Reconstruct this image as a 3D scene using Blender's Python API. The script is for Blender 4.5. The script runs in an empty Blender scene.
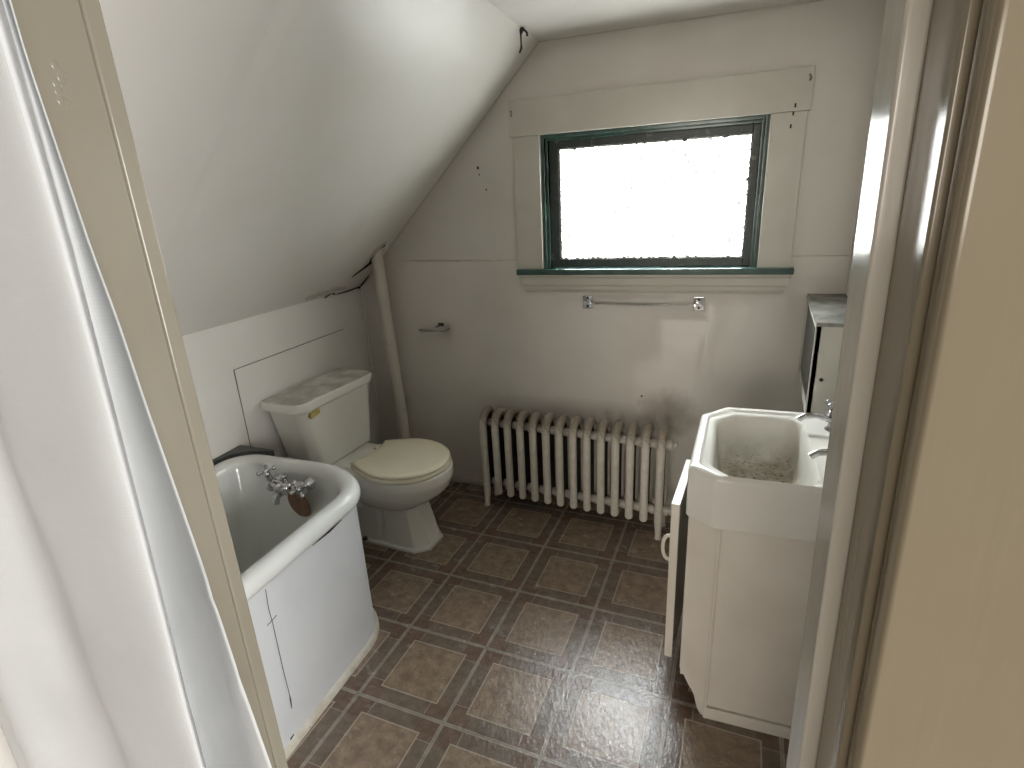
import bpy, bmesh, math, random
from mathutils import Vector, Matrix
random.seed(7)
PI = math.pi
SC = bpy.context.scene
COL = SC.collection

# ------------------------------------------------------------------ materials
def mat(name):
    m = bpy.data.materials.new(name); m.use_nodes = True
    nt = m.node_tree
    b = nt.nodes['Principled BSDF']
    return m, nt, b

def N(nt, t, **kw):
    n = nt.nodes.new(t)
    for k, v in kw.items():
        setattr(n, k, v)
    return n

def L(nt, a, b): nt.links.new(a, b)

def M(nt, op, a, b=None, c=None, clamp=False):
    n = N(nt, 'ShaderNodeMath', operation=op, use_clamp=clamp)
    for i, v in enumerate((a, b, c)):
        if v is None: continue
        if isinstance(v, (int, float)): n.inputs[i].default_value = v
        else: L(nt, v, n.inputs[i])
    return n.outputs[0]

def mixc(nt, f, a, b):
    n = N(nt, 'ShaderNodeMix', data_type='RGBA')
    if isinstance(f, (int, float)): n.inputs[0].default_value = f
    else: L(nt, f, n.inputs[0])
    for i, v in ((6, a), (7, b)):
        if isinstance(v, tuple): n.inputs[i].default_value = (*v, 1)
        else: L(nt, v, n.inputs[i])
    return n.outputs[2]

def srgb(r, g, b):
    f = lambda c: (c/255/12.92) if c/255 <= .04045 else ((c/255+.055)/1.055)**2.4
    return (f(r), f(g), f(b))

def coords(nt):
    return N(nt, 'ShaderNodeTexCoord').outputs['Object']

def noise(nt, co, scale, detail=3, rough=.5, stretch=None):
    if stretch:
        mp = N(nt, 'ShaderNodeMapping'); mp.inputs['Scale'].default_value = stretch
        L(nt, co, mp.inputs['Vector']); co = mp.outputs[0]
    n = N(nt, 'ShaderNodeTexNoise')
    n.inputs['Scale'].default_value = scale; n.inputs['Detail'].default_value = detail
    n.inputs['Roughness'].default_value = rough
    L(nt, co, n.inputs['Vector'])
    return n.outputs['Fac']

def ramp(nt, f, lo, hi):
    n = N(nt, 'ShaderNodeMapRange', clamp=True)
    L(nt, f, n.inputs[0]); n.inputs[1].default_value = lo; n.inputs[2].default_value = hi
    return n.outputs[0]

def bump(nt, b, h, strength=.2, dist=.002):
    n = N(nt, 'ShaderNodeBump'); n.inputs['Strength'].default_value = strength
    n.inputs['Distance'].default_value = dist
    L(nt, h, n.inputs['Height']); L(nt, n.outputs[0], b.inputs['Normal'])
    return n

def paint(name, c, c2=None, rough=.45, nscale=6, bscale=60, bstr=.12, stretch=None, dirt=None, metal=0, dirt_scale=25, dirt_lo=.62, dirt_hi=.72, spec=.5):
    m, nt, b = mat(name)
    co = coords(nt)
    f = ramp(nt, noise(nt, co, nscale), .35, .65)
    col = mixc(nt, f, c, c2 or tuple(x*.92 for x in c))
    if dirt:
        d = ramp(nt, noise(nt, co, dirt_scale, 5, .65), dirt_lo, dirt_hi)
        col = mixc(nt, M(nt, 'MULTIPLY', d, .75), col, dirt)
    L(nt, col, b.inputs['Base Color'])
    b.inputs['Roughness'].default_value = rough
    b.inputs['Metallic'].default_value = metal
    b.inputs['Specular IOR Level'].default_value = spec
    if bstr: bump(nt, b, noise(nt, co, bscale, 3, .5, stretch), bstr)
    return m

WALLC = srgb(224, 221, 215)
MT = {}
MT['wall'] = paint('wall_paint', WALLC, srgb(218, 214, 207), .5, 3, 40, .08)
MT['trim'] = paint('trim_paint', srgb(196, 193, 182), srgb(189, 185, 173), .35, 5, 70, .1)
MT['casing'] = paint('door_casing_gloss_paint', srgb(124, 114, 95), srgb(118, 107, 88), .16, 4, 55, .22, stretch=(1, 1, .06))
MT['porcelain'] = paint('porcelain_white', srgb(222, 220, 212), srgb(216, 213, 203), .1, 4, 10, 0)
MT['enamel'] = paint('bath_enamel', srgb(226, 228, 226), srgb(220, 221, 216), .12, 4, 10, 0)
MT['cream'] = paint('cream_plastic', srgb(234, 228, 206), srgb(226, 219, 194), .25, 5, 10, 0)
MT['yellow'] = paint('yellowed_plastic', srgb(196, 182, 110), srgb(176, 160, 90), .35, 30, 10, 0)
MT['chrome'] = paint('worn_chrome', (.62, .62, .63), (.42, .42, .42), .14, 40, 60, .05, metal=1)
MT['darkmetal'] = paint('blackened_metal', (.02, .02, .02), (.035, .03, .03), .5, 40, 60, .1)
MT['rust'] = paint('rusty_plate', srgb(150, 118, 98), srgb(120, 92, 76), .55, 60, 120, .2, metal=.0)
MT['panel'] = paint('skirt_white_paint', srgb(216, 218, 221), srgb(209, 211, 214), .32, 4, 30, .1, dirt=srgb(165, 160, 150), dirt_scale=14, dirt_lo=.7, dirt_hi=.8)
MT['oldtrim'] = paint('dirty_white_moulding', srgb(205, 200, 188), srgb(186, 178, 163), .5, 25, 60, .2, dirt=srgb(90, 80, 68), dirt_scale=22)
MT['vanity'] = paint('vanity_cream_paint', srgb(220, 213, 202), srgb(213, 205, 193), .32, 5, 45, .12, stretch=(1, 1, .2), dirt=srgb(140, 130, 115), dirt_scale=16, dirt_lo=.72, dirt_hi=.8)
MT['green'] = paint('green_window_paint', srgb(60, 88, 80), srgb(48, 72, 66), .22, 20, 60, .2)
MT['sash'] = paint('dark_green_sash', srgb(50, 60, 58), srgb(40, 48, 46), .4, 20, 60, .3, dirt=srgb(110, 108, 98), dirt_scale=35, dirt_lo=.6, dirt_hi=.7)
MT['putty'] = paint('flaking_putty', srgb(170, 165, 150), srgb(70, 70, 64), .7, 60, 90, .4)
MT['crack'] = paint('dark_crack', (.012, .011, .01), (.03, .025, .02), .9, 40, 60, 0)
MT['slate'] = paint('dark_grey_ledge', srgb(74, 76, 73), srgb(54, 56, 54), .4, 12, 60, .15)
MT['black'] = paint('cabinet_interior_dark', srgb(44, 50, 47), srgb(34, 38, 37), .35, 6, 40, .08, stretch=(1, 6, .3))
MT['flatblack'] = paint('cabinet_gap_black', (.01, .01, .01), (.015, .015, .015), .6)
MT['pipe'] = paint('pipe_white_paint', srgb(210, 205, 194), srgb(202, 196, 184), .4, 8, 50, .15, dirt=srgb(160, 152, 138), dirt_scale=20)
MT['dustytop'] = paint('dusty_cabinet_top', srgb(150, 148, 140), srgb(92, 92, 88), .55, 14, 50, .1, stretch=(1, .3, 1))

MT['jamb'] = paint('casing_paint_lit_copy', srgb(138, 132, 118), srgb(131, 125, 110), .2, 4, 55, .2, stretch=(1, 1, .06))  # same paint as the casing, lightened for the light on the left jamb
MT['stop'] = paint('door_stop_gloss_white', srgb(186, 181, 170), srgb(178, 173, 161), .16, 4, 55, .25, stretch=(1, 1, .06))
# back wall: off-white paint with grime above the radiator
def make_backwall():
    m, nt, b = mat('back_wall_paint'); co = coords(nt)
    f = ramp(nt, noise(nt, co, 2.5), .35, .65)
    col = mixc(nt, f, srgb(216, 211, 203), srgb(209, 203, 194))
    s = N(nt, 'ShaderNodeSeparateXYZ'); L(nt, co, s.inputs[0])
    n1 = noise(nt, co, 9, 5, .6)
    def blob(cx, cz, rx, rz):
        dx = M(nt, 'DIVIDE', M(nt, 'SUBTRACT', s.outputs[0], cx), rx)
        dz = M(nt, 'DIVIDE', M(nt, 'SUBTRACT', s.outputs[2], cz), rz)
        r = M(nt, 'SQRT', M(nt, 'ADD', M(nt, 'MULTIPLY', dx, dx), M(nt, 'MULTIPLY', dz, dz)))
        return ramp(nt, M(nt, 'SUBTRACT', 1.3, M(nt, 'ADD', r, n1)), -.15, .45)
    d = M(nt, 'MAXIMUM', blob(-.16, .50, .17, .13), M(nt, 'MULTIPLY', blob(-.55, .50, .5, .05), .3))
    d = M(nt, 'MAXIMUM', d, M(nt, 'MULTIPLY', blob(-.35, 1.03, .26, .022), .5))
    col = mixc(nt, M(nt, 'MULTIPLY', d, .55), col, srgb(118, 104, 88))
    L(nt, col, b.inputs['Base Color']); b.inputs['Roughness'].default_value = .05
    bump(nt, b, noise(nt, co, 30), .08)
    return m
MT['backwall'] = make_backwall()

# sloping ceiling: semi-gloss with faint vertical board joints (raised) and soft waviness
def make_slope():
    m, nt, b = mat('slope_paint'); co = coords(nt)
    f = ramp(nt, noise(nt, co, 2), .35, .65)
    L(nt, mixc(nt, f, srgb(224, 221, 215), srgb(219, 215, 208)), b.inputs['Base Color'])
    b.inputs['Roughness'].default_value = .36
    s = N(nt, 'ShaderNodeSeparateXYZ'); L(nt, co, s.inputs[0])
    h = noise(nt, co, 3.0, 2)
    for y0 in (-1.30,):
        d = M(nt, 'ABSOLUTE', M(nt, 'SUBTRACT', s.outputs[1], y0))
        h = M(nt, 'ADD', h, M(nt, 'MULTIPLY', M(nt, 'SUBTRACT', 1.0, ramp(nt, d, 0, .05)), .22))
    h = M(nt, 'ADD', h, M(nt, 'MULTIPLY', noise(nt, co, 40, 2), .02))
    bump(nt, b, h, .35, .03)
    return m
MT['slope'] = make_slope()

# vinyl floor
def make_floor():
    m, nt, b = mat('vinyl_tile_floor'); co = coords(nt)
    mp = N(nt, 'ShaderNodeMapping'); mp.vector_type = 'TEXTURE'
    mp.inputs['Location'].default_value = (-.940, -.434, 0)
    mp.inputs['Rotation'].default_value = (0, 0, -.042)
    mp.inputs['Scale'].default_value = (.305, .305, .305)
    L(nt, co, mp.inputs['Vector'])
    s = N(nt, 'ShaderNodeSeparateXYZ'); L(nt, mp.outputs[0], s.inputs[0])
    u = M(nt, 'FRACT', s.outputs[0]); v = M(nt, 'FRACT', s.outputs[1])
    def band(x, c, w):   # 1 within w of c
        return M(nt, 'LESS_THAN', M(nt, 'ABSOLUTE', M(nt, 'SUBTRACT', x, c)), w)
    def rng(x, a, c): return M(nt, 'MULTIPLY', M(nt, 'GREATER_THAN', x, a), M(nt, 'LESS_THAN', x, c))
    edge = lambda x: M(nt, 'MINIMUM', x, M(nt, 'SUBTRACT', 1.0, x))
    g = M(nt, 'LESS_THAN', M(nt, 'MINIMUM', edge(u), edge(v)), .019)
    gc = M(nt, 'LESS_THAN', M(nt, 'MINIMUM', edge(u), edge(v)), .005)
    a, c = .17, .83
    inner = M(nt, 'MULTIPLY', rng(u, a, c), rng(v, a, c))
    w = .0075
    ln = M(nt, 'MULTIPLY', M(nt, 'MAXIMUM', band(u, a, w), band(u, c, w)), rng(v, a-w, c+w))
    ln = M(nt, 'MAXIMUM', ln, M(nt, 'MULTIPLY', M(nt, 'MAXIMUM', band(v, a, w), band(v, c, w)), rng(u, a-w, c+w)))
    # strip ends (pinwheel)
    pw = M(nt, 'MULTIPLY', band(u, a+.06, .005), M(nt, 'GREATER_THAN', v, c))
    pw = M(nt, 'MAXIMUM', pw, M(nt, 'MULTIPLY', band(v, c-.06, .005), M(nt, 'GREATER_THAN', u, c)))
    pw = M(nt, 'MAXIMUM', pw, M(nt, 'MULTIPLY', band(u, c-.06, .005), M(nt, 'LESS_THAN', v, a)))
    pw = M(nt, 'MAXIMUM', pw, M(nt, 'MULTIPLY', band(v, a+.06, .005), M(nt, 'LESS_THAN', u, a)))
    n1 = ramp(nt, noise(nt, co, 26, 5, .65), .33, .67)
    n2 = ramp(nt, noise(nt, co, 120, 3, .6), .3, .7)
    inn = mixc(nt, n1, srgb(116, 98, 82), srgb(156, 136, 115))
    inn = mixc(nt, M(nt, 'MULTIPLY', n2, .4), inn, srgb(104, 88, 74))
    bor = mixc(nt, n1, srgb(92, 80, 69), srgb(120, 106, 93))
    cor = mixc(nt, n1, srgb(90, 72, 60), srgb(118, 98, 84))
    iscor = M(nt, 'MULTIPLY', M(nt, 'SUBTRACT', 1.0, rng(u, a+.06, c-.06)), M(nt, 'SUBTRACT', 1.0, rng(v, a+.06, c-.06)))
    bor = mixc(nt, iscor, bor, cor)
    col = mixc(nt, inner, bor, inn)
    col = mixc(nt, M(nt, 'MULTIPLY', M(nt, 'MAXIMUM', ln, M(nt, 'MULTIPLY', pw, .6)), .62), col, srgb(184, 170, 152))
    col = mixc(nt, g, col, mixc(nt, n1, srgb(132, 123, 111), srgb(160, 150, 137)))
    col = mixc(nt, M(nt, 'MULTIPLY', gc, .35), col, srgb(90, 82, 74))
    # grime towards the radiator wall and along edges: a worn patchy film
    L(nt, col, b.inputs['Base Color'])
    rg = N(nt, 'ShaderNodeMapRange'); L(nt, noise(nt, co, 18, 4, .6), rg.inputs[0])
    rg.inputs[1].default_value = .3; rg.inputs[2].default_value = .7; rg.inputs[3].default_value = .15; rg.inputs[4].default_value = .30
    L(nt, rg.outputs[0], b.inputs['Roughness'])
    h = M(nt, 'ADD', noise(nt, co, 75, 4, .65, (1, .45, 1)), M(nt, 'MULTIPLY', M(nt, 'MAXIMUM', g, ln), -.25))
    bump(nt, b, h, .5, .004)
    return m
MT['floor'] = make_floor()

# frosted, patterned glass lit by the daylight behind it
def make_glass():
    m, nt, b = mat('frosted_patterned_glass'); co = coords(nt)
    v = N(nt, 'ShaderNodeTexVoronoi', feature='DISTANCE_TO_EDGE'); v.inputs['Scale'].default_value = 95
    L(nt, co, v.inputs['Vector'])
    n = noise(nt, co, 70, 3, .6)
    pat = M(nt, 'MULTIPLY', ramp(nt, v.outputs['Distance'], .0, .16), 1.0)
    sp = M(nt, 'SUBTRACT', 1.0, ramp(nt, noise(nt, co, 85, 3, .7, (1, .02, 1)), .465, .505))
    st = M(nt, 'MULTIPLY', M(nt, 'SUBTRACT', 1.0, M(nt, 'MULTIPLY', sp, .978)), 1.0)
    b.inputs['Base Color'].default_value = (.75, .78, .78, 1)
    b.inputs['Roughness'].default_value = .3
    b.inputs['Emission Color'].default_value = (1.0, .985, .95, 1)
    L(nt, M(nt, 'MULTIPLY', st, WIN), b.inputs['Emission Strength'])
    bump(nt, b, M(nt, 'ADD', pat, n), .4, .002)
    tr = N(nt, 'ShaderNodeBsdfTransparent'); tr.inputs[0].default_value = (.96, .99, 1, 1)
    mx = N(nt, 'ShaderNodeMixShader'); L(nt, M(nt, 'MAXIMUM', .5, sp), mx.inputs[0])
    L(nt, tr.outputs[0], mx.inputs[1]); L(nt, b.outputs[0], mx.inputs[2])
    L(nt, mx.outputs[0], nt.nodes['Material Output'].inputs['Surface'])
    return m
WIN = 9.8
MT['glass'] = make_glass()

def make_acrylic():
    m, nt, b = mat('clear_acrylic'); b.inputs['Base Color'].default_value = (.97, .97, .97, 1)
    b.inputs['Roughness'].default_value = .03; b.inputs['Transmission Weight'].default_value = 1
    b.inputs['IOR'].default_value = 1.3
    return m
MT['acrylic'] = make_acrylic()

def make_curtain():
    m, nt, b = mat('white_waffle_fabric'); co = coords(nt)
    b.inputs['Roughness'].default_value = .75
    f = ramp(nt, noise(nt, co, 8), .3, .7)
    L(nt, mixc(nt, f, srgb(188, 189, 189), srgb(182, 183, 183)), b.inputs['Base Color'])
    w1 = N(nt, 'ShaderNodeTexWave', bands_direction='Z'); w1.inputs['Scale'].default_value = 95
    w2 = N(nt, 'ShaderNodeTexWave', bands_direction='X'); w2.inputs['Scale'].default_value = 140
    L(nt, co, w1.inputs[0]); L(nt, co, w2.inputs[0])
    h = M(nt, 'MULTIPLY', w1.outputs['Fac'], w2.outputs['Fac'])
    bump(nt, b, h, .22, .001)
    return m
MT['curtain'] = make_curtain()

# radiator paint: white with brown dust lying on the top
def make_rad():
    m, nt, b = mat('radiator_paint'); co = coords(nt)
    s = N(nt, 'ShaderNodeSeparateXYZ'); L(nt, co, s.inputs[0])
    n1 = noise(nt, co, 45, 4, .65)
    d = ramp(nt, M(nt, 'ADD', s.outputs[2], M(nt, 'MULTIPLY', M(nt, 'SUBTRACT', n1, .5), .10)), .425, .485)
    f = ramp(nt, noise(nt, co, 30), .35, .65)
    col = mixc(nt, f, srgb(222, 216, 205), srgb(210, 203, 190))
    col = mixc(nt, M(nt, 'MULTIPLY', d, .8), col, srgb(122, 108, 92))
    L(nt, col, b.inputs['Base Color']); b.inputs['Roughness'].default_value = .42
    bump(nt, b, noise(nt, co, 90), .25)
    return m
MT['rad'] = make_rad()
MT['radshade'] = paint('radiator_gap_shade', srgb(70, 60, 50), srgb(48, 41, 35), .7, 30, 60, .1)  # dark brown that paints in the shade between the tubes

# sink bowl enamel with brown debris near the bottom
def make_sink():
    m, nt, b = mat('sink_enamel'); co = coords(nt)
    s = N(nt, 'ShaderNodeSeparateXYZ'); L(nt, co, s.inputs[0])
    low = M(nt, 'SUBTRACT', 1.0, ramp(nt, s.outputs[2], .625, .735))
    inside = M(nt, 'MULTIPLY', ramp(nt, s.outputs[0], .012, .03), ramp(nt, M(nt, 'MULTIPLY', s.outputs[1], -1.0), .66, .69))
    inside = M(nt, 'MULTIPLY', inside, M(nt, 'SUBTRACT', 1.0, ramp(nt, M(nt, 'MULTIPLY', s.outputs[1], -1.0), 1.095, 1.11)))
    low = M(nt, 'MULTIPLY', low, inside)
    sp = ramp(nt, M(nt, 'ADD', noise(nt, co, 105, 4, .7), M(nt, 'MULTIPLY', low, .13)), .70, .74)
    film = M(nt, 'MULTIPLY', M(nt, 'MULTIPLY', ramp(nt, noise(nt, co, 18, 4, .6), .3, .7), low), .8)
    base = mixc(nt, ramp(nt, noise(nt, co, 4), .3, .7), srgb(222, 219, 211), srgb(216, 212, 203))
    col = mixc(nt, film, base, srgb(150, 140, 112))
    col = mixc(nt, M(nt, 'MULTIPLY', M(nt, 'MULTIPLY', sp, ramp(nt, low, .12, .3)), .85), col, srgb(84, 66, 46))
    L(nt, col, b.inputs['Base Color']); b.inputs['Roughness'].default_value = .13
    return m
MT['sink'] = make_sink()

def make_tanklid():
    m, nt, b = mat('dusty_tank_lid'); co = coords(nt)
    geo = N(nt, 'ShaderNodeNewGeometry'); s = N(nt, 'ShaderNodeSeparateXYZ'); L(nt, geo.outputs['Normal'], s.inputs[0])
    up = ramp(nt, s.outputs[2], .8, .98)
    n1 = ramp(nt, noise(nt, co, 7, 4, .6), .38, .6)
    col = mixc(nt, M(nt, 'MULTIPLY', M(nt, 'MULTIPLY', up, n1), .75), srgb(220, 217, 208), srgb(148, 140, 126))
    L(nt, col, b.inputs['Base Color']); b.inputs['Roughness'].default_value = .3
    return m
MT['tanklid'] = make_tanklid()

# ------------------------------------------------------------------ mesh helpers
def box(bm, x0, y0, z0, x1, y1, z1, bev=0, seg=2, mtx=None):
    r = bmesh.ops.create_cube(bm, size=1)
    vs = r['verts']
    for v in vs:
        v.co = Vector(((v.co.x+.5)*(x1-x0)+x0, (v.co.y+.5)*(y1-y0)+y0, (v.co.z+.5)*(z1-z0)+z0))
    if bev:
        es = list({e for v in vs for e in v.link_edges})
        o = bmesh.ops.bevel(bm, geom=es, offset=bev, segments=seg, affect='EDGES', profile=.5)
        vs = list({v for f in o['faces'] for v in f.verts} | {v for v in vs if v.is_valid})
    if mtx is not None:
        bmesh.ops.transform(bm, matrix=mtx, verts=[v for v in vs if v.is_valid])
    return vs

def loft(bm, loops, cap0=False, cap1=False, closed=True):
    rows = [[bm.verts.new(p) for p in lp] for lp in loops]
    n = len(rows[0])
    for a, b in zip(rows, rows[1:]):
        for i in range(n if closed else n-1):
            j = (i+1) % n
            bm.faces.new((a[i], a[j], b[j], b[i]))
    if cap0: bm.faces.new(rows[0][::-1])
    if cap1: bm.faces.new(rows[-1])
    return rows

def tube(bm, pts, r, n=10, caps=True):
    pts = [Vector(p) for p in pts]
    rr = r if isinstance(r, (list, tuple)) else [r]*len(pts)
    loops = []
    up = None
    for i, p in enumerate(pts):
        t = (pts[min(i+1, len(pts)-1)] - pts[max(i-1, 0)]).normalized()
        if up is None:
            up = Vector((0, 0, 1)) if abs(t.z) < .9 else Vector((1, 0, 0))
        a = (up - t*up.dot(t)).normalized(); b = t.cross(a); up = a
        loops.append([p + rr[i]*(a*math.cos(2*PI*k/n)+b*math.sin(2*PI*k/n)) for k in range(n)])
    loft(bm, loops, caps, caps)

def lathe(bm, prof, n=20, mtx=None):
    loops = [[Vector((r*math.cos(2*PI*k/n), r*math.sin(2*PI*k/n), z)) for k in range(n)] for r, z in prof]
    if mtx is not None: loops = [[mtx @ p for p in lp] for lp in loops]
    loft(bm, loops, True, True)

def prism(bm, pts, d):
    """planar polygon pts (Vectors) extruded along vector d"""
    a = [Vector(p) for p in pts]; b = [p+Vector(d) for p in a]
    loft(bm, [a, b], True, True)

def obj(name, bm, m, parent=None, smooth=35, loc=None):
    bmesh.ops.remove_doubles(bm, verts=bm.verts, dist=1e-6)
    bmesh.ops.recalc_face_normals(bm, faces=bm.faces)
    me = bpy.data.meshes.new(name); bm.to_mesh(me); bm.free()
    ms = m if isinstance(m, (list, tuple)) else [m]
    for x in ms: me.materials.append(x)
    if smooth:
        me.shade_smooth()
        me.set_sharp_from_angle(angle=math.radians(smooth))
    o = bpy.data.objects.new(name, me); COL.objects.link(o)
    if smooth and len(me.polygons) < 4000:
        wn = o.modifiers.new('Weighted normals', 'WEIGHTED_NORMAL'); wn.keep_sharp = True; wn.weight = 80
    if parent: o.parent = parent
    if loc: o.location = loc
    return o

def B(): return bmesh.new()

def tag(o, label, cat, group=None):
    o['label'] = label; o['category'] = cat
    if group: o['group'] = group
    return o

def thing(name, label, cat, loc=(0, 0, 0), rz=0, group=None):
    o = bpy.data.objects.new(name, None); COL.objects.link(o)
    o.location = loc; o.rotation_euler = (0, 0, rz); o.empty_display_size = .05
    return tag(o, label, cat, group)

def struct(o):
    o['kind'] = 'structure'; return o

def sub(parent, name, bm, m, loc, **kw):
    """child mesh given in world coordinates minus loc (parent at loc, no rotation)"""
    for v in bm.verts: v.co -= Vector(loc)
    return obj(name, bm, m, parent, **kw)

# ------------------------------------------------------------------ room shell
X_L, X_R = -1.72, .47
Z_C = 2.045
Y_F = -1.959          # room face of the doorway wall
Y_H = -2.070          # hall face
XS = -.725            # where the slope meets the flat ceiling
SL = .985
Z_K = Z_C + SL*(X_L-XS)   # top of the knee wall
Y_A = -2.36           # foot of the bath alcove

bm = B(); box(bm, -2.0, -4.2, -.06, 1.2, .02, 0)
fl = struct(obj('floor', bm, MT['floor'], smooth=0))
WX0, WX1, WZ0, WZ1 = -.73, .148, 1.150, 1.703
bm = B()
box(bm, -1.95, 0, -.05, WX0, .12, 2.3); box(bm, WX1, 0, -.05, .75, .12, 2.3)
box(bm, WX0, 0, -.05, WX1, .12, WZ0); box(bm, WX0, 0, WZ1, WX1, .12, 2.3)
struct(obj('wall_back', bm, MT['backwall'], smooth=0))
# hardboard on the lower half of the back wall, with its thin cap line
bm = B(); box(bm, X_L, -.003, 0.0, X_R, .001, 1.128); box(bm, X_L, -.003, 1.128, WX0-.03, .001, 1.190); box(bm, WX1+.03, -.003, 1.128, X_R, .001, 1.190)
hb = struct(obj('trim_1', bm, MT['backwall'], smooth=0)); 
bm = B(); box(bm, X_L, -.0055, 1.1895, WX0-.12, .001, 1.1935, .001); box(bm, WX1+.12, -.0055, 1.1895, X_R, .001, 1.1935, .001)
struct(obj('trim_2', bm, MT['oldtrim'], smooth=0))
bm = B(); box(bm, X_L-.12, Y_A-.1, -.05, X_L, .05, Z_K+.10)
wl = struct(obj('wall_left', bm, MT['wall'], smooth=0))
# access panel on the knee wall
bm = B(); box(bm, X_L-.001, -.885, .30, X_L+.0035, -.20, .885, .001)
struct(obj('trim_3', bm, MT['wall'], smooth=0))
bm = B(); 
for (y0, z0, y1, z1) in ((-.888, .30, -.885, .888), (-.888, .885, -.20, .888)):
    box(bm, X_L-.001, y0, z0, X_L+.0015, y1, z1)
struct(obj('trim_4', bm, paint('panel_outline', srgb(120, 114, 104)), smooth=0))  # thin grey line along the near and top edges of the panel
# slope + flat ceiling
def slope_pt(x, y, off=0):
    n = Vector((SL, 0, -1)).normalized()
    return Vector((x, y, Z_C+SL*(x-XS))) - n*off
bm = B()
a = [slope_pt(X_L-.1, y) for y in (Y_A-.1, .06)] + [slope_pt(XS, y) for y in (.06, Y_A-.1)]
prism(bm, a, Vector((-.07, 0, .07)))
struct(obj('ceiling_slope', bm, MT['slope'], smooth=0))['kind'] = 'structure'
bm = B(); box(bm, XS, Y_A-.1, Z_C, .75, .06, Z_C+.1)
box(bm, XS-.09, Y_A-.1, Z_C+.06, XS+.01, .06, Z_C+.12)
struct(obj('ceiling', bm, MT['wall'], smooth=0))
bm = B(); box(bm, X_R, Y_H, -.05, X_R+.12, .05, Z_C+.05)
struct(obj('wall_right', bm, MT['wall'], smooth=0))
# doorway wall, with the alcove for the bath
LX, RX = -.590, .1066
bm = B()
box(bm, RX+.028, Y_H, -.0, X_R+.8, Y_F, Z_C+.02)
box(bm, -1.0, Y_H, -.0, LX-.02, Y_F, Z_C+.02)
box(bm, LX-.02, Y_H, 1.97, RX+.02, Y_F, Z_C+.02)
box(bm, -1.04, Y_A, 0, -1.0, Y_F, Z_C+.02)
box(bm, X_L-.02, Y_A-.08, 0, -1.0, Y_A, Z_C+.02)
struct(obj('wall_front', bm, MT['wall'], smooth=0))
# door lining: jambs, stops and hall casing
YC = -2.4191
bm = B()
box(bm, RX, YC+.3545, 0, RX+.03, Y_F, 1.97, .002, 3)
struct(obj('trim_5', bm, MT['casing']))
bm = B(); box(bm, .094, YC+.408, 0, RX+.001, YC+.460, 1.958, .0025, 3)
struct(obj('trim_6', bm, MT['stop']))
bm = B(); box(bm, RX+.005, YC+.338, 0, RX+.115, YC+.3560, 2.06, .006, 4)
struct(obj('trim_7', bm, MT['casing']))
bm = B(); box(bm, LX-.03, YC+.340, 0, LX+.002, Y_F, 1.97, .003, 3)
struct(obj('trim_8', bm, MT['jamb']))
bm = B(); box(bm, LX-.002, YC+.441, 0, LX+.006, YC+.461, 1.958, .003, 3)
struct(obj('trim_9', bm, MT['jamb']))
bm = B(); box(bm, LX-.13, YC+.318, 0, LX-.006, YC+.3495, 2.06, .006, 3)
struct(obj('trim_10', bm, MT['casing']))
bm = B(); box(bm, LX-.03, YC+.340, 1.958, RX+.03, Y_F, 1.985, .002); box(bm, LX-.13, YC+.320, 1.985, RX+.115, YC+.3495, 2.09, .004)
struct(obj('trim_11', bm, MT['casing']))
# the right side of the old doorway leans a little out of plumb
for nm in ('trim_5', 'trim_6', 'trim_7'):
    bpy.data.objects[nm].matrix_world = Matrix.Translation((RX+.0045, 0, .75)) @ Matrix.Rotation(-.0125, 4, 'Y') @ Matrix.Translation((-RX, 0, -.75))
# painted-over old strike plate scar on the left jamb
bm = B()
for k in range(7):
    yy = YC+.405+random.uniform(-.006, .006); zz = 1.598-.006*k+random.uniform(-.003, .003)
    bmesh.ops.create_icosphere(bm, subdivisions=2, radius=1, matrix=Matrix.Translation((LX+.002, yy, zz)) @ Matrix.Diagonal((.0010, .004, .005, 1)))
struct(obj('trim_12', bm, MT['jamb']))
# baseboards
bm = B(); box(bm, X_L, -.016, 0, X_R, 0, .026, .006, 3)
struct(obj('baseboard_back', bm, MT['oldtrim']))
bm = B(); box(bm, X_L, -.95, 0, X_L+.014, 0, .026, .006, 3)
struct(obj('baseboard_left', bm, MT['oldtrim']))
# corner bead
bm = B(); tube(bm, [(X_L+.004, -.004, 0), (X_L+.004, -.004, Z_K)], .006, 8)
struct(obj('trim_13', bm, MT['wall']))
# bead where the slope meets the back wall and knee wall
bm = B(); tube(bm, [slope_pt(X_L+.2, -.003, .002), slope_pt(XS, -.003, .002), (X_R, -.003, Z_C-.002)], .005, 6)
tube(bm, [slope_pt(X_L+.001, Y_A, .002), slope_pt(X_L+.001, -.42, .002)], .0035, 6)
struct(obj('trim_14', bm, MT['trim']))

# ---- cracked plaster round the pipe: jagged dark gaps and lifted flakes
def ribbon(bm, pts, w, nrm, d=.0015):
    nrm = Vector(nrm).normalized()
    pts = [Vector(p) for p in pts]
    for i, (p, q) in enumerate(zip(pts, pts[1:])):
        t = (q-p).normalized(); s = t.cross(nrm).normalized()
        w0, w1 = w[i], w[i+1]
        prism(bm, [p+s*w0, q+s*w1, q-s*w1, p-s*w0], nrm*d)
SN = (SL, 0, -1)
bm = B()
ribbon(bm, [(X_L, -.30, Z_K-.006), (X_L, -.27, Z_K+.004), (X_L, -.245, Z_K+.012), (X_L, -.225, Z_K-.002)], [.001, .003, .007, .002], (1, 0, 0), .007)
struct(obj('crack', bm, MT['crack'], wl, smooth=0))
bm = B()
ribbon(bm, [(X_L, -.205, Z_K-.004), (X_L, -.12, Z_K-.004), (X_L, -.055, Z_K+.001), (X_L, -.015, Z_K-.002)], [.001, .002, .002, .006], (1, 0, 0), .006)
struct(obj('crack', bm, MT['crack'], wl, smooth=0))
CS = bpy.data.objects['ceiling_slope']
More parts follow.
